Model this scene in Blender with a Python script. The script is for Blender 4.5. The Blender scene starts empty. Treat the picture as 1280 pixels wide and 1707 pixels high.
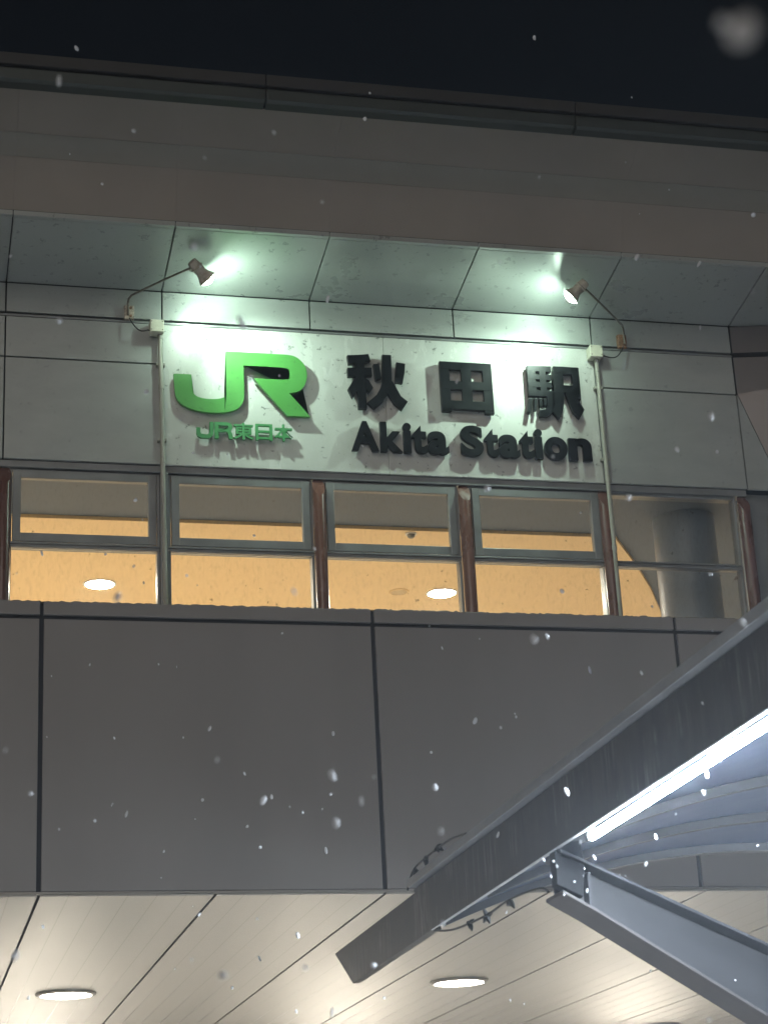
import bpy, bmesh, math, random
from mathutils import Vector, Matrix
S = bpy.context.scene
COL = S.collection
rnd = random.Random(7)
R = math.radians

# ------------------------------------------------------------------ camera
# world: x along the facade, y into the building, z up; the upper wall face is y = 0
CAM = Vector((-0.7116, -14.8136, -7.2468))
YAW, PITCH, ROLL = 0.24882, 0.35438, -0.05083
fw = Vector((math.sin(YAW) * math.cos(PITCH), math.cos(YAW) * math.cos(PITCH), math.sin(PITCH)))
r0 = Vector((math.cos(YAW), -math.sin(YAW), 0)); u0 = r0.cross(fw)
rr = r0 * math.cos(ROLL) + u0 * math.sin(ROLL); uu = -r0 * math.sin(ROLL) + u0 * math.cos(ROLL)
cd = bpy.data.cameras.new('camera'); cam = bpy.data.objects.new('camera', cd); COL.objects.link(cam)
m = Matrix((rr, uu, -fw)).transposed().to_4x4(); m.translation = CAM
cam.matrix_world = m
cd.sensor_fit = 'VERTICAL'; cd.sensor_height = 24.0; cd.lens = 3340.0 / 1707.0 * 24.0
cd.clip_start = 0.05; cd.clip_end = 500
cd.dof.use_dof = True; cd.dof.focus_distance = 15.6; cd.dof.aperture_fstop = 4.0
S.camera = cam

# ------------------------------------------------------------------ world, faint night glow
EL, ROT = R(16), R(205)          # the glow comes from behind the camera
w = bpy.data.worlds.new('World'); S.world = w; w.use_nodes = True
nt = w.node_tree; bg = nt.nodes['Background']
sky = nt.nodes.new('ShaderNodeTexSky'); sky.sky_type = 'NISHITA'; sky.sun_disc = False
sky.sun_elevation = EL; sky.sun_rotation = ROT
nt.links.new(sky.outputs[0], bg.inputs[0]); bg.inputs[1].default_value = 0.00026
ld = bpy.data.lights.new('sun', 'SUN'); ld.energy = 0.185; ld.angle = R(40); ld.color = (1.0, 0.90, 0.78)
sun = bpy.data.objects.new('sun', ld); COL.objects.link(sun)
sd = Vector((math.sin(ROT) * math.cos(EL), math.cos(ROT) * math.cos(EL), math.sin(EL)))   # towards the light
sun.rotation_euler = sd.to_track_quat('Z', 'Y').to_euler()
vs = S.view_settings
vs.view_transform = 'Standard'; vs.look = 'None'; vs.gamma = 1.0; vs.exposure = 2.0
S.cycles.use_denoising = True
S.cycles.max_bounces = 8; S.cycles.transparent_max_bounces = 12
S.cycles.sample_clamp_indirect = 4.0
E_SPOT, E_TUBE, E_DOWN, E_ROOM = 82.0, 165.0, 31.0, 104.0
E_BEAM = 31.0

# ------------------------------------------------------------------ materials
def mat(name, col, rough=0.5, metal=0.0, spec=0.5):
    M = bpy.data.materials.new(name); M.use_nodes = True
    b = M.node_tree.nodes['Principled BSDF']
    b.inputs['Base Color'].default_value = (*col, 1); b.inputs['Roughness'].default_value = rough
    b.inputs['Metallic'].default_value = metal; b.inputs['Specular IOR Level'].default_value = spec
    return M
def nd(M, t, **kw):
    n = M.node_tree.nodes.new(t)
    for k, v in kw.items(): setattr(n, k, v)
    return n
def lk(M, a, b): M.node_tree.links.new(a, b)
def coords(M, scale=(1, 1, 1)):
    t = nd(M, 'ShaderNodeTexCoord'); g = nd(M, 'ShaderNodeNewGeometry'); mp = nd(M, 'ShaderNodeMapping')
    mp.inputs['Scale'].default_value = scale
    lk(M, g.outputs['Position'], mp.inputs[0]); return mp.outputs[0]
def noise(M, vec, scale, detail=4, rough=0.55):
    n = nd(M, 'ShaderNodeTexNoise'); n.inputs['Scale'].default_value = scale
    n.inputs['Detail'].default_value = detail; n.inputs['Roughness'].default_value = rough
    lk(M, vec, n.inputs[0]); return n.outputs[0]
def ramp(M, fac, stops):
    n = nd(M, 'ShaderNodeValToRGB'); el = n.color_ramp.elements
    while len(el) > len(stops): el.remove(el[-1])
    while len(el) < len(stops): el.new(0.5)
    for e, (p, c) in zip(el, stops):
        e.position = p; e.color = (c, c, c, 1) if not hasattr(c, '__len__') else (*c, 1)
    lk(M, fac, n.inputs[0]); return n.outputs[0]
def mixc(M, fac, a, b, mode='MIX'):
    n = nd(M, 'ShaderNodeMix', data_type='RGBA', blend_type=mode)
    if hasattr(fac, 'links'): lk(M, fac, n.inputs['Factor'])
    else: n.inputs['Factor'].default_value = fac
    for i, v in ((6, a), (7, b)):
        if hasattr(v, 'links'): lk(M, v, n.inputs[i])
        else: n.inputs[i].default_value = (*v, 1)
    return n.outputs[2]
def bsdf(M): return M.node_tree.nodes['Principled BSDF']
def wave(M, scale, amount, vec_scale=(1, 1, 1)):
    """gentle unevenness: tilt the normal with a smooth noise colour"""
    n = nd(M, 'ShaderNodeTexNoise'); n.inputs['Scale'].default_value = scale; n.inputs['Detail'].default_value = 1.0
    lk(M, coords(M, vec_scale), n.inputs[0])
    a = nd(M, 'ShaderNodeVectorMath', operation='SUBTRACT'); lk(M, n.outputs[1], a.inputs[0]); a.inputs[1].default_value = (0.5, 0.5, 0.5)
    b = nd(M, 'ShaderNodeVectorMath', operation='SCALE'); lk(M, a.outputs[0], b.inputs[0]); b.inputs['Scale'].default_value = amount
    g = nd(M, 'ShaderNodeNewGeometry'); c = nd(M, 'ShaderNodeVectorMath', operation='ADD')
    lk(M, b.outputs[0], c.inputs[0]); lk(M, g.outputs['Normal'], c.inputs[1])
    d = nd(M, 'ShaderNodeVectorMath', operation='NORMALIZE'); lk(M, c.outputs[0], d.inputs[0])
    lk(M, d.outputs[0], bsdf(M).inputs['Normal'])
def worn(name, col, rough, metal=0.0, amt=0.25, streak=(1.0, 1.0, 1.0), sc=3.0, dirt=0.0, bumpd=0.0, spots=0.0, spec=0.5):
    """painted metal with large cloudy wear, streaks, and small dirt spots"""
    M = mat(name, col, rough, metal, spec)
    v = coords(M, streak)
    n = noise(M, v, sc, 6, 0.6)
    lo = tuple(c * (1 - amt) for c in col); hi = tuple(min(1, c * (1 + amt * 0.6)) for c in col)
    c = mixc(M, ramp(M, n, [(0.3, 0.0), (0.7, 1.0)]), lo, hi)
    if spots:
        v2 = coords(M)
        a = noise(M, v2, 17, 3, 0.6); big = noise(M, v2, 2.3, 2)
        f = nd(M, 'ShaderNodeMath', operation='MULTIPLY_ADD'); lk(M, big, f.inputs[0]); f.inputs[1].default_value = 0.22; lk(M, a, f.inputs[2])
        s = ramp(M, f.outputs[0], [(0.735, 0.0), (0.80, spots)])
        c = mixc(M, s, c, tuple(x * 0.28 for x in col))
    lk(M, c, bsdf(M).inputs['Base Color'])
    rn = ramp(M, n, [(0.2, max(0.05, rough - 0.08)), (0.8, min(1, rough + 0.1))])
    lk(M, rn, bsdf(M).inputs['Roughness'])
    if bumpd:
        wave(M, 2.2, bumpd * 20)
    return M
def emit(name, col, strength):
    M = bpy.data.materials.new(name); M.use_nodes = True
    b = bsdf(M); b.inputs['Base Color'].default_value = (0.8, 0.8, 0.8, 1)
    b.inputs['Emission Color'].default_value = (*col, 1); b.inputs['Emission Strength'].default_value = strength
    return M

WALL = worn('grey wall panel', (0.36, 0.38, 0.365), 0.42, 0.25, 0.10, (1, 1, 2.5), 2.0, spots=0.25, bumpd=0.002)
STRIP = worn('lamplit strip panel', (0.38, 0.40, 0.38), 0.30, 0.15, 0.10, (1, 1, 2.5), 2.0, spots=0.7, bumpd=0.002)  # wall panel colour made slightly paler where the lamps light the strip
SIGN = worn('white sign panel', (0.54, 0.56, 0.525), 0.24, 0.05, 0.10, (2.5, 1, 1), 1.6, spots=0.8, bumpd=0.002)
SOFU = worn('grey eave panel', (0.36, 0.38, 0.365), 0.30, 0.3, 0.04, (1, 1, 1), 2.0, spots=0.45, bumpd=0.002)
BACK = mat('dark gap', (0.02, 0.02, 0.022), 0.8)
FASC = worn('charcoal fascia panel', (0.222, 0.208, 0.200), 0.55, 0.15, 0.10, (1, 1, 0.25), 1.1, bumpd=0.0015)
CORN = worn('brown grey cornice panel', (0.23, 0.205, 0.18), 0.55, 0.0, 0.10, (1, 1, 1), 1.3)
CORG = worn('shade toned cornice band', (0.195, 0.188, 0.165), 0.5, 0.0, 0.10, (1, 1, 1), 1.3)  # cornice colour darkened for the shading where the cove turns
GUTT = worn('dark green grey gutter metal', (0.045, 0.053, 0.049), 0.45, 0.3, 0.2, (1, 1, 1), 3)
ROOF = worn('dark roof metal', (0.03, 0.028, 0.027), 0.6, 0.2, 0.2, (1, 1, 1), 3)
FRAME = worn('dark grey window frame', (0.245, 0.255, 0.255), 0.38, 0.4, 0.15, (1, 1, 1), 5)
FIN = worn('red brown paint', (0.12, 0.052, 0.038), 0.27, 0.0, 0.2, (1, 1, 0.3), 6)
PIPE = worn('cream conduit', (0.33, 0.33, 0.28), 0.45, 0.0, 0.3, (3, 3, 0.6), 6, spots=0.6)
BOXM = worn('ivory box', (0.55, 0.54, 0.44), 0.5, 0.0, 0.2, (1, 1, 1), 9)
RUST = worn('rusty bracket', (0.30, 0.17, 0.10), 0.7, 0.1, 0.7, (1, 1, 1), 30)
RUSTL = worn('pale rusty bracket', (0.50, 0.44, 0.36), 0.6, 0.1, 0.7, (1, 1, 1), 30)
ARMM = worn('dull steel arm', (0.20, 0.18, 0.15), 0.4, 0.5, 0.4, (1, 1, 1), 20)
HEADM = worn('weathered lamp head', (0.40, 0.36, 0.30), 0.5, 0.2, 0.5, (1, 1, 1), 18)
FLANGE = worn('bounce lit brownish flange', (0.06, 0.054, 0.053), 0.5, 0.1, 0.15, (1, 1, 1), 5)  # arm steel lightened for the glow from the ground and soffit
NODEM = mat('black node paint', (0.006, 0.007, 0.009), 0.6, 0, 0.2)
CABLE = mat('black cable', (0.02, 0.022, 0.02), 0.5)
BLACK = worn('black letter paint', (0.003, 0.0045, 0.006), 0.36, 0.0, 0.3, (1, 1, 1), 8, spec=0.22)
GREEN = worn('green letter paint', (0.075, 0.28, 0.062), 0.38, 0.0, 0.07, (1, 1, 1), 6, spots=0.3)
GREEN2 = worn('pale green letter paint', (0.06, 0.25, 0.09), 0.4, 0.0, 0.08, (1, 1, 1), 8)
INNER = mat('grey room ceiling', (0.098, 0.128, 0.178), 0.6)
ROOMW = mat('pale room wall', (0.75, 0.68, 0.56), 0.6)
COLM = worn('grey metal column', (0.19, 0.225, 0.28), 0.38, 0.0, 0.06, (1, 1, 1), 1)
GUTF = worn('weathered steel gutter', (0.055, 0.049, 0.044), 0.5, 0.1, 0.7, (1, 3.2, 0.9), 3.0, bumpd=0.001)
sc_ = noise(GUTF, coords(GUTF, (1, 16, 0.9)), 2.2, 4, 0.7); pa_ = noise(GUTF, coords(GUTF, (1, 1.3, 2.5)), 1.6, 3)
mu_ = nd(GUTF, 'ShaderNodeMath', operation='MULTIPLY'); lk(GUTF, ramp(GUTF, sc_, [(0.50, 0.0), (0.68, 1.0)]), mu_.inputs[0]); lk(GUTF, ramp(GUTF, pa_, [(0.45, 0.0), (0.62, 0.8)]), mu_.inputs[1])
lk(GUTF, mixc(GUTF, mu_.outputs[0], bsdf(GUTF).inputs['Base Color'].links[0].from_socket, (0.20, 0.185, 0.165)), bsdf(GUTF).inputs['Base Color'])
STEEL = worn('blue grey painted steel', (0.036, 0.037, 0.040), 0.45, 0.2, 0.12, (1, 1, 1), 4)
STEELD = worn('dark painted steel', (0.030, 0.031, 0.035), 0.5, 0.2, 0.2, (1, 1, 1), 6)
FLASH = worn('grey flashing', (0.34, 0.35, 0.36), 0.45, 0.3, 0.2, (1, 1, 1), 4)
SHEET = worn('blue grey roof sheet', (0.060, 0.076, 0.115), 0.45, 0.0, 0.12, (1, 3, 1), 2)
pb = bsdf(SHEET); tl = nd(SHEET, 'ShaderNodeBsdfTranslucent'); tl.inputs[0].default_value = (0.42, 0.50, 0.72, 1)
mx = nd(SHEET, 'ShaderNodeMixShader'); mx.inputs[0].default_value = 0.34
lk(SHEET, pb.outputs[0], mx.inputs[1]); lk(SHEET, tl.outputs[0], mx.inputs[2]); lk(SHEET, mx.outputs[0], SHEET.node_tree.nodes['Material Output'].inputs[0])
WHITEM = mat('white batten', (0.7, 0.72, 0.75), 0.4)
TRIM = mat('brushed trim', (0.35, 0.33, 0.30), 0.35, 0.6)
SNOW = mat('snow', (0.62, 0.64, 0.67), 0.7)

# wood coloured ceiling with fine diagonal grain
WOOD = mat('honey wood ceiling', (0.8, 0.5, 0.2), 0.5)
v = coords(WOOD, (6, 1.2, 1)); n = noise(WOOD, v, 4, 6, 0.65)
lk(WOOD, mixc(WOOD, n, (0.74, 0.55, 0.31), (0.86, 0.655, 0.385)), bsdf(WOOD).inputs['Base Color'])

# lower soffit: satin metal boards with fine seams and slight waviness so that reflections break up
SOFL = mat('beige metal soffit', (0.47, 0.42, 0.35), 0.24, 0.35)
gpos = nd(SOFL, 'ShaderNodeNewGeometry'); sx = nd(SOFL, 'ShaderNodeSeparateXYZ'); lk(SOFL, gpos.outputs['Position'], sx.inputs[0])
md = nd(SOFL, 'ShaderNodeMath', operation='MULTIPLY_ADD'); lk(SOFL, sx.outputs[0], md.inputs[0]); md.inputs[1].default_value = 1 / 0.2083; md.inputs[2].default_value = 100 - 0.28 / 0.2083
fr = nd(SOFL, 'ShaderNodeMath', operation='FRACT'); lk(SOFL, md.outputs[0], fr.inputs[0])
seam = ramp(SOFL, fr.outputs[0], [(0.0, 0.0), (0.025, 1.0), (0.975, 1.0), (1.0, 0.0)])
n2 = noise(SOFL, coords(SOFL, (9, 0.9, 1)), 1.2, 2)
base = mixc(SOFL, n2, (0.565, 0.54, 0.485), (0.585, 0.56, 0.505))
base = mixc(SOFL, ramp(SOFL, seam, [(0.0, 0.35), (1.0, 0.0)]), base, (0.15, 0.13, 0.11))
lk(SOFL, base, bsdf(SOFL).inputs['Base Color'])
bsdf(SOFL).inputs['Roughness'].default_value = 0.22
wave(SOFL, 0.8, 0.055, (3.0, 0.35, 1))

# window glass: thin pane, fresnel reflection, dried drops and dust
GLASS = bpy.data.materials.new('dusty window glass'); GLASS.use_nodes = True
t = GLASS.node_tree; t.nodes.remove(bsdf(GLASS)); out = t.nodes['Material Output']
tr = nd(GLASS, 'ShaderNodeBsdfTransparent'); tr.inputs[0].default_value = (0.92, 0.93, 0.92, 1)
gl = nd(GLASS, 'ShaderNodeBsdfGlossy'); gl.inputs['Roughness'].default_value = 0.03
df = nd(GLASS, 'ShaderNodeBsdfDiffuse'); df.inputs[0].default_value = (0.16, 0.13, 0.09, 1)
fz = nd(GLASS, 'ShaderNodeFresnel'); fz.inputs[0].default_value = 1.5
m1 = nd(GLASS, 'ShaderNodeMixShader'); m2 = nd(GLASS, 'ShaderNodeMixShader')
lk(GLASS, fz.outputs[0], m1.inputs[0]); lk(GLASS, tr.outputs[0], m1.inputs[1]); lk(GLASS, gl.outputs[0], m1.inputs[2])
vv = coords(GLASS)
a = noise(GLASS, vv, 15, 3, 0.6); b_ = noise(GLASS, coords(GLASS, (1, 1, 0.4)), 45, 4, 0.6)
s1 = ramp(GLASS, a, [(0.68, 0.0), (0.76, 0.42)]); s2 = ramp(GLASS, b_, [(0.50, 0.0), (0.82, 0.09)])
ad = nd(GLASS, 'ShaderNodeMath', operation='MAXIMUM'); lk(GLASS, s1, ad.inputs[0]); lk(GLASS, s2, ad.inputs[1])
lk(GLASS, ad.outputs[0], m2.inputs[0]); lk(GLASS, m1.outputs[0], m2.inputs[1]); lk(GLASS, df.outputs[0], m2.inputs[2])
lk(GLASS, m2.outputs[0], out.inputs[0])

BULB = emit('mercury bulb', (0.73, 1.0, 0.82), E_SPOT)
TUBE = emit('fluorescent tube', (0.80, 0.90, 1.0), E_TUBE)
DOWN = emit('warm downlight', (1.0, 0.93, 0.82), E_DOWN)
ROOML = emit('room downlight', (1.0, 0.92, 0.78), E_ROOM)

# ------------------------------------------------------------------ mesh helpers
def box(bm, x0, x1, y0, y1, z0, z1):
    v = [bm.verts.new((x, y, z)) for x in (x0, x1) for y in (y0, y1) for z in (z0, z1)]
    for f in ((0, 1, 3, 2), (4, 6, 7, 5), (0, 4, 5, 1), (2, 3, 7, 6), (0, 2, 6, 4), (1, 5, 7, 3)):
        bm.faces.new([v[i] for i in f])
def prism(bm, poly, y0, y1):
    """(x, z) outline extruded from y0 (front) to y1"""
    a = [bm.verts.new((x, y0, z)) for x, z in poly]; b = [bm.verts.new((x, y1, z)) for x, z in poly]
    fs = [bm.faces.new(a), bm.faces.new(b[::-1])]; n = len(poly)
    for i in range(n): bm.faces.new((a[i], b[i], b[(i + 1) % n], a[(i + 1) % n]))
    bmesh.ops.triangulate(bm, faces=fs)
def prismx(bm, poly, x0, x1):
    """(y, z) outline extruded along x"""
    a = [bm.verts.new((x0, y, z)) for y, z in poly]; b = [bm.verts.new((x1, y, z)) for y, z in poly]
    bm.faces.new(a); bm.faces.new(b[::-1]); n = len(poly)
    for i in range(n): bm.faces.new((a[i], b[i], b[(i + 1) % n], a[(i + 1) % n]))
def ring(bm, c, ax, r, n):
    q = Vector(ax).normalized().to_track_quat('Z', 'Y')
    return [bm.verts.new(Vector(c) + q @ Vector((r * math.cos(2 * math.pi * i / n), r * math.sin(2 * math.pi * i / n), 0))) for i in range(n)]
def tube(bm, pts, r, n=10, cap=True):
    pts = [Vector(p) for p in pts]; rs = r if hasattr(r, '__len__') else [r] * len(pts)
    rings = []
    for i, p in enumerate(pts):
        d = (pts[min(i + 1, len(pts) - 1)] - pts[max(i - 1, 0)])
        rings.append(ring(bm, p, d, rs[i], n))
    for a, b in zip(rings, rings[1:]):
        # match the nearest start vertex so that rings do not twist
        k = min(range(n), key=lambda j: (b[j].co - a[0].co).length)
        for i in range(n): bm.faces.new((a[i], a[(i + 1) % n], b[(i + 1 + k) % n], b[(i + k) % n]))
    if cap:
        bm.faces.new(rings[0][::-1]); bm.faces.new(rings[-1])
def lathe(bm, c, ax, prof, n=24, cap0=True, cap1=True):
    """prof: (distance along axis, radius)"""
    ax = Vector(ax).normalized(); q = ax.to_track_quat('Z', 'Y'); rings = []
    for d, r in prof:
        rings.append([bm.verts.new(Vector(c) + ax * d + q @ Vector((r * math.cos(2 * math.pi * i / n), r * math.sin(2 * math.pi * i / n), 0))) for i in range(n)])
    for a, b in zip(rings, rings[1:]):
        for i in range(n): bm.faces.new((a[i], a[(i + 1) % n], b[(i + 1) % n], b[i]))
    if cap0: bm.faces.new(rings[0][::-1])
    if cap1: bm.faces.new(rings[-1])
WLOC = {}
def obj(name, bm, material, parent=None, loc=None, smooth=False, bevel=0.0):
    bmesh.ops.recalc_face_normals(bm, faces=bm.faces)
    base = Vector(loc) if loc is not None else (WLOC[parent.name] if parent else Vector((0, 0, 0)))
    me = bpy.data.meshes.new(name); bm.to_mesh(me); bm.free()
    me.transform(Matrix.Translation(-base))
    me.materials.append(material)
    if smooth: me.polygons.foreach_set('use_smooth', [True] * len(me.polygons))
    o = bpy.data.objects.new(name, me); COL.objects.link(o)
    if parent:
        o.parent = parent; o.location = base - WLOC[parent.name]
    else: o.location = base
    WLOC[o.name] = base
    if smooth:
        md = o.modifiers.new('edge', 'EDGE_SPLIT'); md.split_angle = R(40)
    if bevel:
        md = o.modifiers.new('bevel', 'BEVEL'); md.width = bevel; md.segments = 2; md.limit_method = 'ANGLE'; md.angle_limit = R(40)
    return o
def thing(name, label, cat, loc, group=None):
    o = bpy.data.objects.new(name, None); COL.objects.link(o); o.location = loc; o.empty_display_size = 0.1
    WLOC[o.name] = Vector(loc); tag(o, label, cat, group); return o
def tag(o, label, cat, group=None):
    o['label'] = label; o['category'] = cat
    if group: o['group'] = group
    return o
def B(*boxes):
    bm = bmesh.new()
    for b in boxes: box(bm, *b)
    return bm

# ------------------------------------------------------------------ ground
bm = bmesh.new(); N = 60
gz = -8.85
vs_ = [[None] * (N + 1) for _ in range(N + 1)]
for i in range(N + 1):
    for j in range(N + 1):
        x = (i / N * 2 - 1); y = (j / N * 2 - 1)
        X = 180 * x * abs(x); Y = 180 * y * abs(y)
        vs_[i][j] = bm.verts.new((X, Y, gz + (0.02 * math.sin(X * 1.7) * math.cos(Y * 1.3) if abs(X) < 12 and abs(Y) < 12 else 0)))
for i in range(N):
    for j in range(N): bm.faces.new((vs_[i][j], vs_[i + 1][j], vs_[i + 1][j + 1], vs_[i][j + 1]))
GROUND = worn('trodden snow', (0.66, 0.65, 0.63), 0.75, 0, 0.3, (1, 1, 1), 0.8)
g = obj('ground', bm, GROUND); g['kind'] = 'structure'

# ------------------------------------------------------------------ station building
bld = thing('station_building', 'grey panelled station building with lit window band and dark eaves', 'building', (2.5, 2.0, gz))
X = [0.0, 1.26, 2.50, 3.742, 4.976, 6.268]
XL = [-2.5, -1.25] + X
GAP = 0.006
# backing wall behind the panel joints, above and between the windows
bm = B((-2.5, 6.268, 0.032, 0.10, -1.27, 0.55))
obj('wall', bm, BACK, bld)
def panel(name, x0, x1, z0, z1, material, y0=0.0, y1=0.03, g=GAP):
    return obj(name, B((x0 + g, x1 - g, y0, y1, z0 + 0.0, z1)), material, bld, bevel=0.004)
for a, b in zip(XL, XL[1:]):
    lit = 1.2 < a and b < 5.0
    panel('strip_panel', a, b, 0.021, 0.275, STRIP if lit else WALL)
for a, b in ((-2.5, -1.25), (-1.25, 0.0), (0.0, 1.26), (4.976, 6.268)):
    panel('wall_panel', a, b, -0.372, -0.021, WALL)
    panel('wall_panel', a, b, -1.255, -0.384, WALL)
panel('sign_panel', 1.26, 3.117, -1.257, -0.021, SIGN, g=0.0013)
panel('sign_panel', 3.117, 4.976, -1.257, -0.021, SIGN, g=0.0013)
# raised rail along the shadow line
obj('rail', B((-2.5, 6.262, -0.006, 0.03, -0.0195, -0.002)), FRAME, bld)
# upper eave soffit: rises outwards
def sof(x0, x1):
    bm = bmesh.new(); prismx(bm, [(0.0, 0.283), (-0.835, 0.417), (-0.835, 0.45), (0.0, 0.316)], x0 + 0.005, x1 - 0.005); return bm
LX = [-2.5, -1.25] + X + [7.52, 8.8]
for a, b in zip(LX, LX[1:]):
    obj('eave_panel', sof(a, b), SOFU, bld, bevel=0.003)
    bm = bmesh.new(); prismx(bm, [(-0.841, 0.416), (-0.875, 0.421), (-0.875, 0.462), (-0.841, 0.456)], a + 0.003, b - 0.003)
    obj('eave_edge', bm, SOFU, bld, bevel=0.003)
bm = bmesh.new(); prismx(bm, [(0.1, 0.318), (-0.83, 0.47), (-0.83, 0.50), (0.1, 0.45)], -2.5, 8.8)
obj('wall', bm, BACK, bld)
# coved cornice above the eave
def strip_profile(name, prof, material, xs, gap=0.002, th=0.03):
    for a, b in zip(xs, xs[1:]):
        bm = bmesh.new()
        outp = prof; inn = [(y + 0.02, z + th) for y, z in prof][::-1]
        prismx(bm, outp + inn, a + gap, b - gap)
        o = obj(name, bm, material, bld, smooth=True)
C1 = [(-0.872, 0.465), (-0.905, 0.56), (-0.945, 0.67), (-0.992, 0.775), (-1.03, 0.845)]
C2 = [(-1.03, 0.848), (-1.062, 0.905), (-1.10, 0.955), (-1.145, 0.99)]
C3 = [(-1.146, 0.992), (-1.25, 1.045), (-1.36, 1.105), (-1.50, 1.158)]
strip_profile('cornice_panel', C1, CORN, LX, 0.0004)
strip_profile('cornice_band', C2, CORG, LX, 0.0004)
strip_profile('cornice_panel', C3, CORN, LX, 0.0004)
# gutter with butt joints, roof edge above a dark reveal
GX = [-3.2, -0.65, 1.871, 4.391, 6.92, 9.4]
for a, b in zip(GX, GX[1:]):
    bm = bmesh.new()
    prismx(bm, [(-1.50, 1.150), (-1.585, 1.158), (-1.612, 1.175), (-1.62, 1.262), (-1.46, 1.262)], a + 0.007, b - 0.007)
    obj('roof_gutter', bm, GUTT, bld, bevel=0.004)
    bm = bmesh.new()
    prismx(bm, [(-1.60, 1.285), (-1.632, 1.29), (-1.65, 1.375), (-1.60, 1.40), (-1.40, 1.41)], a + 0.004, b - 0.004)
    obj('roof_edge', bm, ROOF, bld, bevel=0.004)
bm = bmesh.new(); prismx(bm, [(-1.43, 1.20), (-1.585, 1.22), (-1.585, 1.38), (9.6, 2.6), (9.6, 2.2)], -3.2, 9.4)
obj('roof', bm, ROOF, bld)

# right-hand return: facets that turn away past the sign
bm = bmesh.new()
prism(bm, [(6.274, -0.372), (6.274, -1.255), (6.60, -1.255)], 0.004, 0.034)
obj('return_panel', bm, WALL, bld)
bm = bmesh.new()
q = [(6.276, 0.0, -0.021), (8.9, -0.55, -0.021), (8.9, -0.55, -1.60), (6.72, -0.02, -1.60), (6.276, 0.0, -0.366)]
bm.faces.new([bm.verts.new(p) for p in q]); bmesh.ops.solidify(bm, geom=bm.faces[:], thickness=-0.03)
RETM = worn('brownish return panel', (0.26, 0.225, 0.215), 0.5, 0.2, 0.12, (1, 1, 1), 2)
obj('return_panel', bm, RETM, bld)
bm = bmesh.new()
q = [(6.276, 0.0, 0.024), (8.9, -0.55, 0.024), (8.9, -0.55, 0.275), (6.276, 0.0, 0.275)]
bm.faces.new([bm.verts.new(p) for p in q]); bmesh.ops.solidify(bm, geom=bm.faces[:], thickness=-0.03)
obj('return_panel', bm, RETM, bld)
obj('return_panel', B((6.30, 6.62, 0.12, 0.2, -2.9, -1.262)), FRAME, bld)
obj('return_panel', B((6.62, 9.0, 0.04, 0.2, -2.9, -1.60)), RETM, bld)

# ---- windows
obj('window_head', B((-0.02, 6.26, 0.02, 0.16, -1.318, -1.262)), FRAME, bld, bevel=0.004)
ZT, ZB = -1.334, -1.928          # sash top, sash bottom
LOW = -2.78
bays = [(0.075, 1.212), (1.318, 2.455), (2.578, 3.680), (3.808, 4.918)]
def frame_bm(x0, x1, z0, z1, w, y0, y1, wl=None):
    wl = wl or w
    return B((x0, x0 + w, y0, y1, z0, z1), (x1 - w, x1, y0, y1, z0, z1),
             (x0 + w, x1 - w, y0 + 0.001, y1, z1 - wl, z1), (x0 + w, x1 - w, y0 + 0.001, y1, z0, z0 + wl))
for i, (x0, x1) in enumerate(bays):
    win = obj('window', frame_bm(x0 - 0.02, x1 + 0.02, LOW, -1.322, 0.022, 0.05, 0.15), FRAME, bld, bevel=0.003)
    obj('sash', frame_bm(x0 + 0.008, x1 - 0.008, ZB, ZT, 0.062, 0.03, 0.09, 0.068), FRAME, win, bevel=0.004)
    obj('pane', B((x0 + 0.06, x1 - 0.06, 0.066, 0.072, ZB + 0.06, ZT - 0.06)), GLASS, win)
    obj('transom', B((x0 - 0.015, x1 + 0.015, 0.025, 0.12, -1.951, -1.937), (x0 - 0.015, x1 + 0.015, 0.035, 0.12, -1.978, -1.956)), FRAME, win, bevel=0.002)
    obj('pane', B((x0 - 0.005, x1 + 0.005, 0.08, 0.086, LOW + 0.01, -1.979)), GLASS, win)
win = obj('window', frame_bm(5.022, 6.165, LOW, -1.32, 0.022, 0.05, 0.15), FRAME, bld, bevel=0.003)
obj('transom', B((5.03, 6.155, 0.025, 0.12, -1.951, -1.937), (5.03, 6.155, 0.035, 0.12, -1.982, -1.956)), FRAME, win, bevel=0.002)
obj('pane', B((5.04, 6.147, 0.08, 0.086, -1.938, -1.342)), GLASS, win)
obj('pane', B((5.04, 6.147, 0.08, 0.086, LOW + 0.01, -1.983)), GLASS, win)
obj('window_post', B((1.234, 1.296, -0.005, 0.12, LOW, -1.325)), FRAME, bld, bevel=0.004)
for x in (0.015, 2.518, 3.742, 4.962, 6.215):
    bm = bmesh.new(); n = 20; r = 0.051
    top = -1.30
    ringb = []; ringt = []
    for i in range(n):
        a = 2 * math.pi * i / n
        px, py = x + r * math.cos(a), 0.005 + r * 1.15 * math.sin(a)
        ringb.append(bm.verts.new((px, py, LOW)))
        ringt.append(bm.verts.new((px, py, top - max(0.0, (0.06 - py)) * 1.6)))
    for i in range(n): bm.faces.new((ringb[i], ringb[(i + 1) % n], ringt[(i + 1) % n], ringt[i]))
    bm.faces.new(ringt); bm.faces.new(ringb[::-1])
    obj('mullion', bm, FIN, bld, smooth=True)
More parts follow.
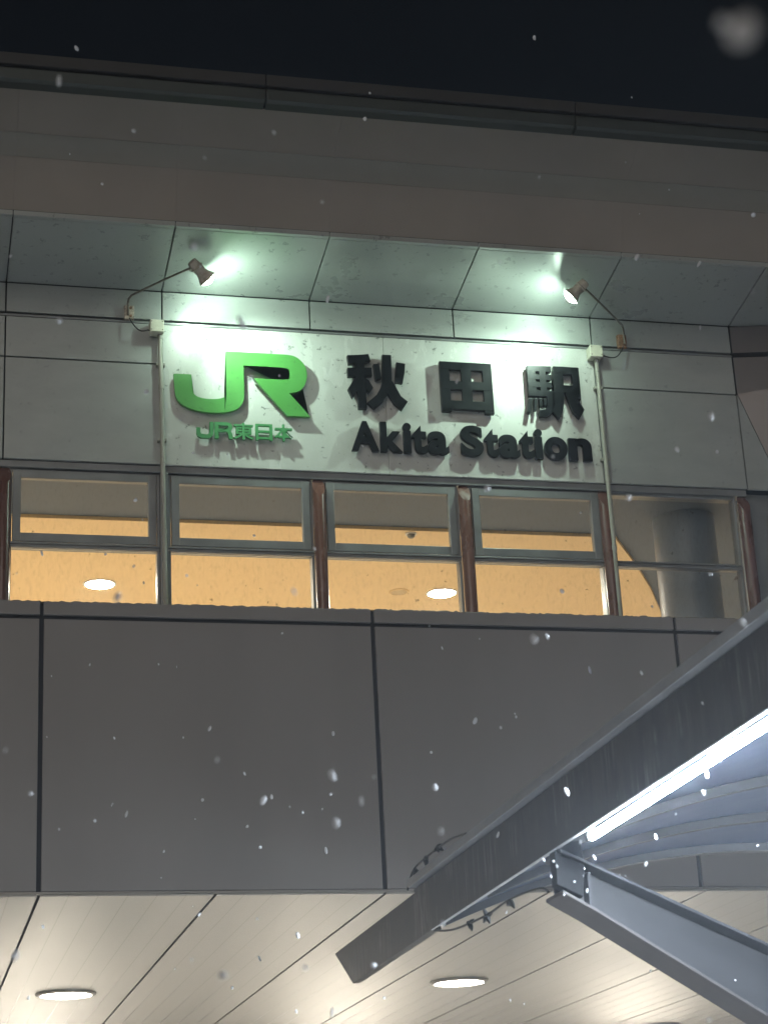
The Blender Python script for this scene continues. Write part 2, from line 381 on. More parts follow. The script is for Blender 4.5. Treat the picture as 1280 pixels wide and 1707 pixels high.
# ---- room behind the windows
obj('ceiling', B((-3.0, 9.4, 0.15, 7.0, -1.33, -1.29)), INNER, bld)
bm = bmesh.new()
cv = [(-3.0, 1.04), (5.42, 1.03), (5.90, 1.78), (6.30, 2.46), (6.68, 3.2), (8.6, 6.9), (-3.0, 6.9)]
lo = [bm.verts.new((x, y, -1.362)) for x, y in cv]; hi = [bm.verts.new((x, y, -1.332)) for x, y in cv]
bm.faces.new(lo); bm.faces.new(hi[::-1])
for i in range(len(cv)): bm.faces.new((lo[i], hi[i], hi[(i + 1) % len(cv)], lo[(i + 1) % len(cv)]))
obj('wood_ceiling', bm, WOOD, bld)
obj('room_wall', B((-3.0, 9.4, 7.0, 7.1, -4.6, -1.29)), ROOMW, bld)
obj('room_wall', B((-3.1, -3.0, 0.1, 7.1, -4.6, -1.29)), ROOMW, bld)
obj('room_wall', B((9.4, 9.5, 0.1, 7.1, -4.6, -1.29)), ROOMW, bld)
obj('room_floor', B((-3.1, 9.5, -0.3, 7.1, -4.7, -4.6)), ROOMW, bld)
obj('room_wall', B((-3.0, 0.0, 0.10, 0.16, -4.6, -1.29)), ROOMW, bld)
obj('room_wall', B((6.3, 9.4, 0.21, 0.25, -4.6, -1.29)), ROOMW, bld)
obj('room_wall', B((0.0, 6.3, 0.10, 0.16, -4.6, -2.80)), ROOMW, bld)
bm = bmesh.new(); tube(bm, [(5.90, 0.60, -4.6), (5.90, 0.60, -1.331)], 0.27, 40)
obj('column', bm, COLM, bld, smooth=True)
# ---- projecting fascia below the windows
FX = [-4.75, -2.22, 0.28, 2.785, 5.255, 7.76, 10.2]
FY = -0.522
for a, b in zip(FX, FX[1:]):
    obj('fascia_panel', B((a + 0.017, b - 0.017, FY, FY + 0.03, -4.742, -2.733)), FASC, bld, bevel=0.004)
    obj('fascia_cap', B((a + 0.013, b - 0.013, FY - 0.006, FY + 0.03, -2.702, -2.600)), FASC, bld, bevel=0.004)
obj('fascia_backing', B((-4.75, 10.2, FY + 0.033, FY + 0.06, -4.75, -2.61)), BACK, bld)
obj('fascia_ledge', B((-4.75, 10.2, FY + 0.062, 0.02, -2.86, -2.79)), FASC, bld)
obj('fascia_trim', B((-4.75, 10.2, FY - 0.010, FY + 0.03, -4.764, -4.747)), TRIM, bld)
# ---- lower soffit boards with dark open joints
SZ = -4.779
k = -4
while k < 9:
    a = 0.28 + 1.25 * k
    obj('soffit_panel', B((a + 0.011, a + 1.25 - 0.011, FY + 0.0, 9.6, SZ, SZ + 0.012)), SOFL, bld)
    k += 1
obj('soffit_backing', B((-4.75, 11.5, FY + 0.062, 9.6, SZ + 0.024, SZ + 0.05)), BACK, bld)
ENTR = worn('pale entrance wall', (0.66, 0.64, 0.60), 0.5, 0, 0.1, (1, 1, 1), 1)
obj('entrance_wall', B((-4.75, 11.5, 9.62, 9.8, gz, SZ + 0.02)), ENTR, bld)
for x in (0.4, 1.75, 5.2, 6.5):
    d = obj('door', B((x - 0.55, x + 0.55, 9.55, 9.60, gz + 0.03, gz + 2.3)), FRAME, bld)
    obj('handle', B((x + 0.40, x + 0.43, 9.50, 9.53, gz + 0.8, gz + 1.4)), TRIM, d)

# thin crust of frozen snow along the ledge
bm = bmesh.new(); x = -4.6; prev = None
rl = random.Random(3)
while x < 8.4:
    z = -2.6035 + rl.uniform(0.004, 0.016) * (1.0 if x < 6.5 else 0.4)
    cur = [bm.verts.new(p) for p in ((x, FY - 0.002, -2.602), (x, FY + 0.004, z), (x, FY + 0.06, z + 0.004), (x, FY + 0.10, -2.62))]
    if prev:
        for i in range(3): bm.faces.new((prev[i], prev[i + 1], cur[i + 1], cur[i]))
    prev = cur; x += rl.uniform(0.012, 0.035)
DSNOW = mat('backlit dark ice crust', (0.16, 0.15, 0.14), 0.8)  # ice colour darkened, as it stands backlit against the windows
o = obj('ledge_ice', bm, DSNOW, loc=(0, FY, -2.602)); o['kind'] = 'stuff'
tag(o, 'thin jagged crust of ice along the top of the fascia ledge, darkened as if backlit', 'ice')

# ------------------------------------------------------------------ downlights
def downlight(name, x, y, z, r, label, group, lens, on=True, trimmat=TRIM, drop=0.012):
    t = thing(name, label, 'ceiling light', (x, y, z), group)
    bm = bmesh.new(); lathe(bm, (x, y, z - 0.001), (0, 0, -1), [(0, r * 1.13), (drop * 0.6, r * 1.13), (drop, r * 1.09), (drop + 0.003, r * 1.04), (drop + 0.003, r * 0.965), (0.004, r * 0.955)], 40, True, False)
    obj('trim', bm, trimmat, t, smooth=True)
    bm = bmesh.new(); lathe(bm, (x, y, z - 0.0045), (0, 0, -1), [(0, r * 0.95), (0.004, r * 0.90), (0.0055, r * 0.5)], 40)
    obj('diffuser', bm, lens, t)
    return t
GDL = 'round downlights in the beige metal soffit'
DOFF = mat('unlit lens', (0.55, 0.42, 0.25), 0.4)
for i, (x, y) in enumerate([(0.918, 4.79), (4.69, 4.42)]):
    downlight('soffit_downlight', x, y, SZ, 0.255, ['glowing round downlight at the lower left of the beige soffit, clear of the gutter', 'glowing round downlight in the beige soffit below the dark gutter end'][i], GDL, DOWN, drop=0.022)
for i, (x, y) in enumerate([(-2.9, 4.6), (8.45, 4.6), (-2.9, 8.95), (0.92, 8.95), (4.69, 8.95), (8.45, 8.95)]):  # unseen downlights continue the grid, added to light ground and entrance wall
    downlight('soffit_downlight', x, y, SZ, 0.255, 'unseen round downlight added to the soffit grid beyond the edge of the picture', GDL, DOWN, drop=0.022)
GRL = 'small downlights in the honey ceiling behind the windows'
CZ = -1.362
downlight('room_downlight', 1.024, 2.72, CZ, 0.135, 'bright round downlight seen through the lower pane of the leftmost window', GRL, ROOML, trimmat=WHITEM, drop=0.006)
downlight('room_downlight', 4.266, 2.705, CZ, 0.135, 'bright round downlight seen through the third lower pane, beside an unlit one', GRL, ROOML, trimmat=WHITEM, drop=0.006)
downlight('room_downlight', 3.847, 2.705, CZ, 0.085, 'small unlit round downlight left of the bright one in the third lower pane', GRL, DOFF, trimmat=WOOD, drop=0.006)
for x, y in [(-1.8, 2.7), (-1.8, 5.2), (1.02, 5.2), (4.27, 5.2), (7.0, 5.2)]:
    downlight('room_downlight', x, y, CZ, 0.135, 'round downlight deeper in the room, hidden by the ledge', GRL, ROOML, trimmat=WHITEM, drop=0.006)
t = thing('smoke_detector', 'small white smoke detector on the ceiling seen through the third upper pane', 'smoke detector', (3.564, 1.10, CZ))
bm = bmesh.new(); lathe(bm, (3.564, 1.10, CZ - 0.001), (0, 0, -1), [(0, 0.05), (0.012, 0.05)], 20); obj('base', bm, WHITEM, t)
bm = bmesh.new(); lathe(bm, (3.564, 1.10, CZ - 0.0145), (0, 0, -1), [(0, 0.036), (0.018, 0.032), (0.03, 0.018)], 20); obj('sensor', bm, FRAME, t, smooth=True)

# ------------------------------------------------------------------ conduits with junction boxes
def conduit(x, xb, dx, label):
    t = thing('conduit_pipe', label, 'pipe', (x, -0.05, -2.70), 'electrical conduits on the facade')
    bm = bmesh.new(); tube(bm, [(x, -0.05, -0.13), (x + dx * .4, -0.05, -1.2), (x + dx, -0.05, -2.72)], 0.0185, 14); obj('pipe', bm, PIPE, t, smooth=True)
    for z in (-0.155, -0.60, -1.245, -1.85):
        bm = bmesh.new(); xx = x + dx * (-z / 2.7); tube(bm, [(xx, -0.05, z - 0.022), (xx, -0.05, z + 0.022)], 0.0225, 14); obj('coupling', bm, PIPE, t, smooth=True)
    for z in (-0.40, -1.06):
        xx = x + dx * (-z / 2.7)
        obj('clip', B((xx - 0.036, xx + 0.036, -0.05, -0.001, z - 0.012, z + 0.012)), PIPE, t, bevel=0.003)
    b = obj('junction_box', B((xb - 0.056, xb + 0.056, -0.118, -0.012, -0.140, -0.032)), BOXM, t, bevel=0.006)
    for sx_ in (-1, 1):
        for sz_ in (-0.05, -0.122):
            bm = bmesh.new(); lathe(bm, (xb + sx_ * 0.044, -0.117, sz_), (0, -1, 0), [(0, 0.006), (0.004, 0.005)], 8); obj('screw', bm, ARMM, b)
    return t
conduit(1.236, 1.205, 0.028, 'cream conduit with junction box left of the green emblem')
conduit(4.982, 4.968, 0.010, 'cream conduit with junction box right of the last black character')

# ------------------------------------------------------------------ arm spotlights
def arm_lamp(xb, back, mouth, boxx, label, bm_mat, side):
    back = Vector(back); mouth = Vector(mouth)
    t = thing('arm_spotlight', label, 'lamp', (xb, -0.03, 0.05), 'arm spotlights over the station sign')
    b = obj('bracket', B((xb - 0.040, xb + 0.040, -0.045, -0.003, -0.006, 0.118)), bm_mat, t, bevel=0.006)
    for z in (0.02, 0.092):
        bm = bmesh.new(); lathe(bm, (xb + 0.012, -0.044, z), (0, -1, 0), [(0, 0.012), (0.01, 0.010)], 10); obj('bolt', bm, RUST, b)
    bm = bmesh.new()
    p0 = Vector((xb - 0.012 * side, -0.06, 0.02)); p1 = Vector((xb - 0.012 * side, -0.062, 0.125)); p2 = Vector((xb - 0.006 * side, -0.078, 0.160))
    p3 = Vector((xb + 0.012 * side, -0.105, 0.178)); ax = (mouth - back).normalized()
    root = back + ax * 0.03 + Vector((-0.015 * side, 0.03, -0.02))
    pts = [p0, p1, p2, p3] + [p3.lerp(root, f) + Vector((0, 0, 0.004 * math.sin(math.pi * f))) for f in (0.08, 0.3, 0.55, 0.8, 1.0)]
    tube(bm, pts, 0.0095, 10); obj('arm', bm, ARMM, t, smooth=True)
    bm = bmesh.new(); tube(bm, [root + Vector((0, 0, -0.026)), root + Vector((0, 0, 0.03))], 0.019, 12); obj('knuckle', bm, ARMM, t, smooth=True)
    L = (mouth - back).length
    bm = bmesh.new()
    lathe(bm, back, ax, [(0, 0.030), (0.006, 0.040), (L * .30, 0.047), (L * .34, 0.056), (L * .38, 0.047), (L * .62, 0.044), (L * .84, 0.062), (L, 0.078),
                         (L - 0.004, 0.072), (L * .84, 0.056), (L * .70, 0.036)], 28, True, True)
    h = obj('lamp_head', bm, HEADM, t, smooth=True)
    bm = bmesh.new()
    lathe(bm, back + ax * (L * .76), ax, [(0, 0.022), (L * .10, 0.042), (L * .20, 0.058), (L * .30, 0.060), (L * .37, 0.046), (L * .42, 0.024), (L * .435, 0.006)], 24)
    obj('bulb', bm, BULB, t, smooth=True)
    # the reflector's own beam, thrown from just beyond the bulb
    sp = bpy.data.lights.new('beam', 'SPOT'); sp.energy = E_BEAM; sp.color = (0.73, 1.0, 0.82); sp.spot_size = R(98); sp.spot_blend = 1.0; sp.shadow_soft_size = 0.014
    so = bpy.data.objects.new('beam', sp); COL.objects.link(so)
    pos = mouth + ax * 0.045; aim = Vector((xb + side * 1.5, 0, -0.85))
    so.parent = t; so.location = pos - WLOC[t.name]; so.rotation_euler = (pos - aim).to_track_quat('Z', 'Y').to_euler()
    # sagging feed cable from the bracket to the junction box
    bm = bmesh.new(); pts = []
    a = Vector((xb, -0.055, -0.004)); c = Vector((boxx, -0.075, -0.118))
    for i in range(13):
        f = i / 12; p = a.lerp(c, f); p.z -= 0.085 * math.sin(math.pi * min(1, f * 1.05)) * (1 - 0.35 * f); p.y -= 0.03 * math.sin(math.pi * f)
        pts.append(p)
    tube(bm, pts, 0.0055, 8); obj('cable', bm, CABLE, t, smooth=True)
arm_lamp(0.988, (1.425, -0.56, 0.285), (1.565, -0.485, 0.172), 1.150, 'arm spotlight above the green emblem, its head turned away from view', RUSTL, 1)
arm_lamp(5.240, (4.728, -0.64, 0.292), (4.608, -0.565, 0.180), 5.026, 'arm spotlight on a rusty bracket with its glaring bulb in view', RUST, -1)

# ------------------------------------------------------------------ lettering
def glyph_thing(name, label, bm, material, loc, group, bev=0.004):
    o = obj(name, bm, material, loc=loc, bevel=bev); tag(o, label, 'letter', group); return o
JR = [(1.768, -.277), (2.033, -.277), (2.290, -.277), (2.355, -.292), (2.405, -.336), (2.434, -.393), (2.441, -.449), (2.432, -.512), (2.404, -.573), (2.357, -.610), (2.286, -.625), (2.370, -.723), (2.455, -.827), (2.264, -.827), (2.128, -.668), (1.991, -.507), (2.270, -.507), (2.291, -.493), (2.297, -.45), (2.288, -.41), (2.256, -.397), (1.912, -.397), (1.914, -.663), (1.905, -.722), (1.876, -.770), (1.819, -.808), (1.739, -.827), (1.63, -.832), (1.512, -.819), (1.414, -.783), (1.366, -.738), (1.346, -.683), (1.338, -.503), (1.482, -.502), (1.486, -.643), (1.499, -.675), (1.533, -.699), (1.593, -.712), (1.672, -.711), (1.732, -.699), (1.766, -.675)]
def smooth_outline(p, it=1, ang=38):
    for _ in range(it):
        q = []; n = len(p)
        for i in range(n):
            a, b, c = Vector(p[i - 1]), Vector(p[i]), Vector(p[(i + 1) % n])
            d1, d2 = (b - a), (c - b)
            if d1.length > 1e-6 and d2.length > 1e-6 and 2 < math.degrees(d1.angle(d2)) < ang:
                f = min(0.25, 0.08 / max(d1.length, d2.length))
                q += [tuple(b - d1 * f), tuple(b + d2 * f)]
            else: q.append(tuple(b))
        p = q
    return p
bm = bmesh.new(); prism(bm, [(x + 0.005, z + 0.023) for x, z in smooth_outline(JR, 2)], -0.055, -0.020)
o = glyph_thing('emblem', 'large green raised JR emblem on the white sign panel', bm, GREEN, (1.9, -0.02, -0.81), None, 0.005); o['category'] = 'logo'
obj('standoff', B(*[(x - .012, x + .012, -0.0195, -0.001, z - .012, z + .012) for x, z in ((1.41, -.6), (1.84, -.5), (2.1, -.34), (2.36, -.45), (2.25, -.72), (1.6, -.77))]), ARMM, o)
GL = 'raised characters of the station sign'
def strokes(polys, y0=-0.056, y1=-0.016):
    bm = bmesh.new()
    for i, p in enumerate(polys): prism(bm, [(x + 0.010, z + 0.044) for x, z in p], y0 - 0.0006 * i, y1 - 0.0005 * i)
    return bm
AKI = [[(2.782, -.273), (2.866, -.267), (2.964, -.252), (2.979, -.317), (2.918, -.338), (2.792, -.353)],
 [(2.850, -.324), (2.922, -.320), (2.930, -.752), (2.860, -.752)],
 [(2.779, -.389), (2.985, -.375), (2.986, -.453), (2.780, -.468)],
 [(2.851, -.455), (2.900, -.464), (2.881, -.554), (2.812, -.661), (2.777, -.577)],
 [(2.911, -.463), (2.958, -.495), (2.990, -.560), (2.951, -.610), (2.914, -.552)],
 [(3.081, -.252), (3.158, -.252), (3.152, -.485), (3.129, -.587), (3.07, -.591), (3.075, -.466)],
 [(3.000, -.345), (3.050, -.335), (3.062, -.47), (3.015, -.49)],
 [(3.199, -.316), (3.274, -.326), (3.265, -.408), (3.243, -.505), (3.181, -.494), (3.196, -.423)],
 [(3.075, -.49), (3.139, -.51), (3.126, -.587), (3.066, -.685), (2.992, -.751), (2.935, -.695), (3.016, -.623), (3.056, -.55)],
 [(3.109, -.511), (3.156, -.491), (3.184, -.543), (3.222, -.624), (3.279, -.671), (3.227, -.749), (3.16, -.689), (3.113, -.605)]]
glyph_thing('character', 'black raised kanji 秋, first of the three big characters', strokes(AKI), BLACK, (3.03, -0.02, -0.71), GL)
def rect(x0, x1, z0, z1): return [(x0, z1), (x1, z1), (x1, z0), (x0, z0)]
TA = [rect(3.572, 3.654, -.738, -.280), rect(3.945, 4.025, -.744, -.280), rect(3.575, 4.022, -.351, -.282), rect(3.575, 4.022, -.533, -.457),
      rect(3.576, 4.021, -.715, -.637), rect(3.757, 3.842, -.713, -.284)]
glyph_thing('character', 'black raised kanji 田, the square middle one of the big characters', strokes(TA), BLACK, (3.8, -0.02, -0.70), GL)
EKI = [[(4.340, -.275), (4.414, -.275), (4.412, -.561), (4.340, -.560)], rect(4.341, 4.553, -.326, -.274), rect(4.341, 4.552, -.402, -.355), rect(4.341, 4.552, -.474, -.426),
 rect(4.341, 4.556, -.556, -.503), rect(4.446, 4.504, -.522, -.276),
 [(4.500, -.508), (4.557, -.508), (4.551, -.686), (4.525, -.719), (4.487, -.742), (4.419, -.746), (4.414, -.708), (4.429, -.683), (4.482, -.671), (4.497, -.641)],
 [(4.336, -.584), (4.372, -.581), (4.346, -.718), (4.312, -.708)], [(4.384, -.581), (4.413, -.58), (4.398, -.690), (4.374, -.691)],
 [(4.426, -.58), (4.452, -.579), (4.455, -.652), (4.427, -.657)], [(4.465, -.579), (4.489, -.579), (4.493, -.641), (4.467, -.648)],
 [(4.573, -.274), (4.660, -.272), (4.650, -.573), (4.634, -.664), (4.611, -.725), (4.59, -.763), (4.541, -.702), (4.562, -.626)],
 rect(4.574, 4.798, -.342, -.274), rect(4.735, 4.800, -.571, -.275), rect(4.574, 4.797, -.515, -.446),
 [(4.663, -.505), (4.751, -.507), (4.771, -.573), (4.822, -.665), (4.771, -.75), (4.72, -.692), (4.686, -.598)]]
glyph_thing('character', 'black raised kanji 駅, last of the three big characters', strokes(EKI), BLACK, (4.57, -0.02, -0.71), GL)

def text_bm(ch, x0, x1, z0, z1, y0, y1, bold, loc=None):
    cu = bpy.data.curves.new('glyph', 'FONT'); cu.body = ch; cu.size = 1.0; cu.offset = bold; cu.extrude = 0.5; cu.resolution_u = 6
    to = bpy.data.objects.new('glyph', cu); COL.objects.link(to)
    bpy.context.view_layer.update()
    me = bpy.data.meshes.new_from_object(to.evaluated_get(bpy.context.evaluated_depsgraph_get()))
    bpy.data.objects.remove(to); bpy.data.curves.remove(cu)
    xs = [v.co.x for v in me.vertices]; ys = [v.co.y for v in me.vertices]
    ax, bx, ay, by = min(xs), max(xs), min(ys), max(ys)
    for v in me.vertices:
        x, y, z = v.co
        v.co = (x0 + (x - ax) / (bx - ax) * (x1 - x0), y0 + (0.5 - z) * (y1 - y0), z0 + (y - ay) / (by - ay) * (z1 - z0))
    bm = bmesh.new(); bm.from_mesh(me); bpy.data.meshes.remove(me)
    bmesh.ops.remove_doubles(bm, verts=bm.verts, dist=1e-5)
    return bm
LET = [('A', 2.792, 3.013, -1.120, -.865, 'black raised capital letter A, first letter of the English station name'),
 ('k', 3.036, 3.213, -1.122, -.863, 'black raised letter k after the capital A'),
 ('i', 3.229, 3.290, -1.122, -.863, 'black raised letter i between k and t in the first word'),
 ('t', 3.303, 3.424, -1.124, -.880, 'black raised letter t before the last a of the first word'),
 ('a', 3.437, 3.607, -1.124, -.926, 'black raised letter a ending the first English word'),
 ('S', 3.720, 3.908, -1.126, -.859, 'black raised capital letter S starting the second English word'),
 ('t', 3.924, 4.040, -1.124, -.880, 'black raised letter t right after the capital S'),
 ('a', 4.050, 4.222, -1.126, -.926, 'black raised letter a in the middle of the second word'),
 ('t', 4.230, 4.346, -1.124, -.882, 'black raised letter t before the i of the second word'),
 ('i', 4.362, 4.424, -1.124, -.863, 'black raised letter i beside the o of the second word'),
 ('o', 4.446, 4.640, -1.128, -.926, 'black raised round letter o near the end of the second word'),
 ('n', 4.660, 4.854, -1.124, -.928, 'black raised letter n ending the second English word')]
for ch, x0, x1, z0, z1, lab in LET:
    glyph_thing('letter', lab, text_bm(ch, x0 + 0.006, x1 + 0.013, z0 + 0.040, z1 + 0.046, -0.058, -0.016, 0.040), BLACK, ((x0 + x1) / 2, -0.02, z0 + 0.03), 'raised letters of the English station name', 0)
sm = [('東', 1.817, 1.985, -1.050, -.905, 'small green character 東 under the leg of the emblem'), ('日', 1.999, 2.138, -1.050, -.907, 'small green boxy character 日 between its two neighbours'), ('本', 2.153, 2.307, -1.048, -.902, 'small green character 本 at the end of its row')]
for ch, x0, x1, z0, z1, lab in sm:
    glyph_thing('character', lab, text_bm(ch, x0 + 0.004, x1 + 0.004, z0 + 0.02, z1 + 0.02, -0.055, -0.030, 0.018), GREEN2, ((x0 + x1) / 2, -0.02, z0 + 0.03), 'small green characters under the emblem', 0)
SJ = [(1.625, -.910), (1.658, -.910), (1.656, -1.010), (1.645, -1.036), (1.618, -1.052), (1.553, -1.052), (1.527, -1.038), (1.517, -1.012), (1.519, -.962), (1.550, -.962), (1.549, -1.000), (1.556, -1.016), (1.575, -1.022), (1.602, -1.021), (1.619, -1.013), (1.625, -.996)]
bm = bmesh.new(); prism(bm, [(x + 0.004, z + 0.02) for x, z in SJ], -0.055, -0.030)
glyph_thing('letter', 'small green letter J starting the row under the emblem', bm, GREEN2, (1.585, -0.02, -1.03), 'small green characters under the emblem', 0)
SR = [(1.664, -.908), (1.775, -.908), (1.799, -.918), (1.810, -.942), (1.806, -.970), (1.790, -.985), (1.803, -.998), (1.812, -1.050), (1.780, -1.050), (1.773, -1.008), (1.762, -.998), (1.697, -.998), (1.697, -1.050), (1.664, -1.050)]
bm = bmesh.new()
for i, p in enumerate(([(1.664, -.908), (1.697, -.908), (1.697, -1.050), (1.664, -1.050)], [(1.690, -.908), (1.772, -.908), (1.798, -.917), (1.810, -.942), (1.778, -.948), (1.772, -.936), (1.690, -.936)],
                       [(1.810, -.940), (1.805, -.972), (1.786, -.988), (1.690, -.994), (1.690, -.966), (1.768, -.964), (1.778, -.946)], [(1.778, -.980), (1.798, -.988), (1.808, -1.006), (1.812, -1.050), (1.780, -1.050), (1.774, -1.008), (1.762, -.990)])):
    prism(bm, [(x + 0.004, z + 0.02) for x, z in p], -0.055 - 0.0008 * i, -0.030 - 0.0005 * i)
glyph_thing('letter', 'small green letter R second in the row under the emblem', bm, GREEN2, (1.735, -0.02, -1.03), 'small green characters under the emblem', 0)

# ------------------------------------------------------------------ canopy beside the station
cy0, cy1 = -4.45, -18.0
can = thing('canopy', 'dark curved canopy roof with steel gutter and tapered arms', 'canopy', (4.0, -6.5, gz))
XA, HW, ZA = 4.0, 1.93, -5.195
def cz(x): return ZA - 0.42 * ((x - XA) / HW) ** 2
def arc_strip(x0, x1, y0, y1, d0, d1, n=28):
    """band following the vault: underside d0 below the sheet line, top d1 below it"""
    bm = bmesh.new(); prev = None
    for i in range(n + 1):
        x = x0 + (x1 - x0) * i / n; z = cz(x)
        cur = [bm.verts.new(p) for p in ((x, y0, z - d0), (x, y1, z - d0), (x, y1, z - d1), (x, y0, z - d1))]
        if prev:
            for j in range(4): bm.faces.new((prev[j], prev[(j + 1) % 4], cur[(j + 1) % 4], cur[j]))
        else: bm.faces.new(cur)
        prev = cur
    bm.faces.new(prev[::-1]); return bm
obj('roof_sheet', arc_strip(2.14, 5.86, cy1, cy0, 0.0, -0.018), SHEET, can)
for y in (-4.47, -5.35, -6.42, -8.3, -10.2, -12.1):
    obj('arch_rib', arc_strip(2.14, 5.86, y - 0.03, y + 0.03, 0.045, 0.0015), STEEL, can)
def side_prism(poly_yz, x0, x1):
    bm = bmesh.new(); prismx(bm, poly_yz, x0, x1); return bm
for s in (-1, 1):
    m = (lambda x: x) if s < 0 else (lambda x: 2 * XA - x)
    bm = bmesh.new()      # outer face with a slanted end, bottom folded steeply back up
    cs = [(2.07, -5.645), (2.07, -5.372), (2.125, -5.372), (2.125, -5.588), (2.078, -5.645)]
    yend = lambda z: -4.10 - (-5.372 - z) / 0.273 * 0.33
    a = [bm.verts.new((m(x), yend(z), z)) for x, z in cs]; b = [bm.verts.new((m(x), cy1, z)) for x, z in cs]
    bm.faces.new(a); bm.faces.new(b[::-1])
    for i in range(5): bm.faces.new((a[i], b[i], b[(i + 1) % 5], a[(i + 1) % 5]))
    gt = obj('gutter', bm, GUTF, can, bevel=0.002)
    fx = sorted((m(2.030), m(2.14)))
    obj('gutter_flashing', side_prism([(-4.14, -5.368), (-4.10, -5.322), (cy1, -5.322), (cy1, -5.368)], *fx), FLASH, gt, bevel=0.003)
    lx = sorted((m(2.066), m(2.074)))
    obj('gutter_lip', side_prism([(-4.46, -5.650), (-4.46, -5.6455), (cy1, -5.6455), (cy1, -5.650)], *lx), WHITEM, gt)
    ex = sorted((m(2.080), m(2.13)))
    obj('gutter_end', side_prism([(-4.44, -5.640), (-2.37, -5.650), (-1.85, -5.392), (-4.12, -5.385)], *ex), GUTF, can, bevel=0.003)
def arm(y, s):
    m = lambda x: XA - (XA - x) if s < 0 else XA + (XA - x)
    up = [(2.10, -5.655), (2.25, -5.722), (3.04, -6.085), (3.93, -6.49)]
    dn = [(2.10, -5.815), (2.25, -5.900), (3.01, -6.375), (3.93, -7.02)]
    bm = bmesh.new(); prism(bm, [(m(x), z) for x, z in up] + [(m(x), z) for x, z in dn[::-1]], y - 0.006, y + 0.006)
    a = obj('arm', bm, STEEL, can)
    hw = 0.125
    bm = bmesh.new(); prism(bm, [(m(x), z + 0.016) for x, z in up] + [(m(x), z + 0.001) for x, z in up[::-1]], y - hw, y + hw); obj('flange', bm, STEELD, a, bevel=0.003)
    bm = bmesh.new(); prism(bm, [(m(x), z - 0.001) for x, z in dn] + [(m(x), z - 0.017) for x, z in dn[::-1]], y - hw, y + hw); obj('flange', bm, FLANGE, a, bevel=0.003)
    bm = bmesh.new(); prism(bm, [(m(2.085), -5.60), (m(2.21), -5.60), (m(2.215), -5.72), (m(2.20), -5.845), (m(2.085), -5.79)], y - 0.098, y - 0.02); obj('gusset', bm, NODEM, a, bevel=0.004)
    obj('end_plate', B((min(m(2.232), m(2.246)), max(m(2.232), m(2.246)), y - 0.08, y - 0.0065, -5.885, -5.735)), STEELD, a)
for y in (-6.5, -10.6, -14.7):
    for s in (-1, 1): arm(y, s)
    bm = bmesh.new(); tube(bm, [(XA, y, gz), (XA, y, -6.4)], 0.11, 20); obj('column', bm, STEELD, can, smooth=True)
# fluorescent lamps under the canopy edge
def fluoro(x, y0, y1, z, label):
    t = thing('fluorescent_lamp', label, 'lamp', (x, y0, z), 'fluorescent lamps under the canopy')
    k = -1 if x < XA else 1
    ba = obj('batten', B((x - 0.014, x + 0.016, y0 - 0.02, y1 + 0.02, z + 0.046, z + 0.060)), WHITEM, t, bevel=0.003)
    ex = sorted((x + k * 0.046, x + k * 0.052))
    obj('reflector_edge', B((*ex, y0 - 0.02, -4.5 if y1 > -7 and y1 < -6 else y1, z + 0.010, z + 0.026)), WHITEM, ba)
    bm = bmesh.new(); tube(bm, [(x, y0 + 0.03, z), (x, y1 - 0.03, z)], 0.0165, 16); obj('tube', bm, TUBE, t, smooth=True)
    for y in (y0 + 0.005, y1 - 0.03):
        obj('end_cap', B((x - 0.018, x + 0.018, y, y + 0.024, z - 0.018, z + 0.0455)), STEEL, t, bevel=0.003)
fluoro(2.152, -9.30, -6.88, -5.645, 'glaring white fluorescent lamp under the canopy edge')
fluoro(2.152, -12.3, -9.85, -5.645, 'unseen fluorescent lamp added under the canopy edge nearer the viewer, out of the picture')  # this lamp and the next two are unseen, added for brightness
fluoro(5.848, -9.30, -6.88, -5.645, 'unseen fluorescent lamp added under the far edge of the canopy, out of the picture')
fluoro(5.848, -6.4, -4.7, -5.645, 'unseen fluorescent lamp added at the far corner of the canopy, out of the picture')
# loose cable with clips hanging at the gutter
def loose(name, pts, clips, label):
    t = thing(name, label, 'cable', pts[0], 'loose cables at the canopy gutter')
    bm = bmesh.new(); P = [Vector(p) for p in pts]; Q = []
    for i in range(len(P) - 1):
        p0, p1, p2, p3 = P[max(i - 1, 0)], P[i], P[i + 1], P[min(i + 2, len(P) - 1)]
        for k in range(6):
            f = k / 6; Q.append(0.5 * ((2 * p1) + (p2 - p0) * f + (2 * p0 - 5 * p1 + 4 * p2 - p3) * f * f + (3 * p1 - p0 - 3 * p2 + p3) * f ** 3))
    Q.append(P[-1]); tube(bm, Q, 0.006, 6); obj('wire', bm, CABLE, t)
    for c in clips:
        bm = bmesh.new(); rc = random.Random(int(c[1] * -1000))
        for k in range(5):
            d = Vector((rc.uniform(-.5, .5), rc.uniform(-1, 1), rc.uniform(-1, 0.4))).normalized() * rc.uniform(0.03, 0.055)
            tube(bm, [Vector(c), Vector(c) + d * 0.5, Vector(c) + d], [0.013, 0.012, 0.003], 6)
        obj('clip', bm, CABLE, t)
loose('loose_cable', [(2.10, -4.39, -5.640), (2.10, -4.80, -5.699), (2.10, -5.41, -5.728), (2.10, -5.82, -5.722), (2.10, -6.28, -5.752), (2.10, -6.42, -5.79)], [(2.10, -5.42, -5.730), (2.10, -5.83, -5.728), (2.10, -5.10, -5.72)], 'thin black cable with dark clips sagging under the canopy gutter')
loose('loose_cable', [(2.055, -4.03, -5.36), (2.06, -4.16, -5.276), (2.06, -4.42, -5.262), (2.06, -4.70, -5.262), (2.06, -5.00, -5.27), (2.06, -5.28, -5.30)], [(2.06, -4.45, -5.262), (2.06, -4.72, -5.258), (2.06, -4.2, -5.28)], 'thin black cable with dark clips looped above the canopy gutter')

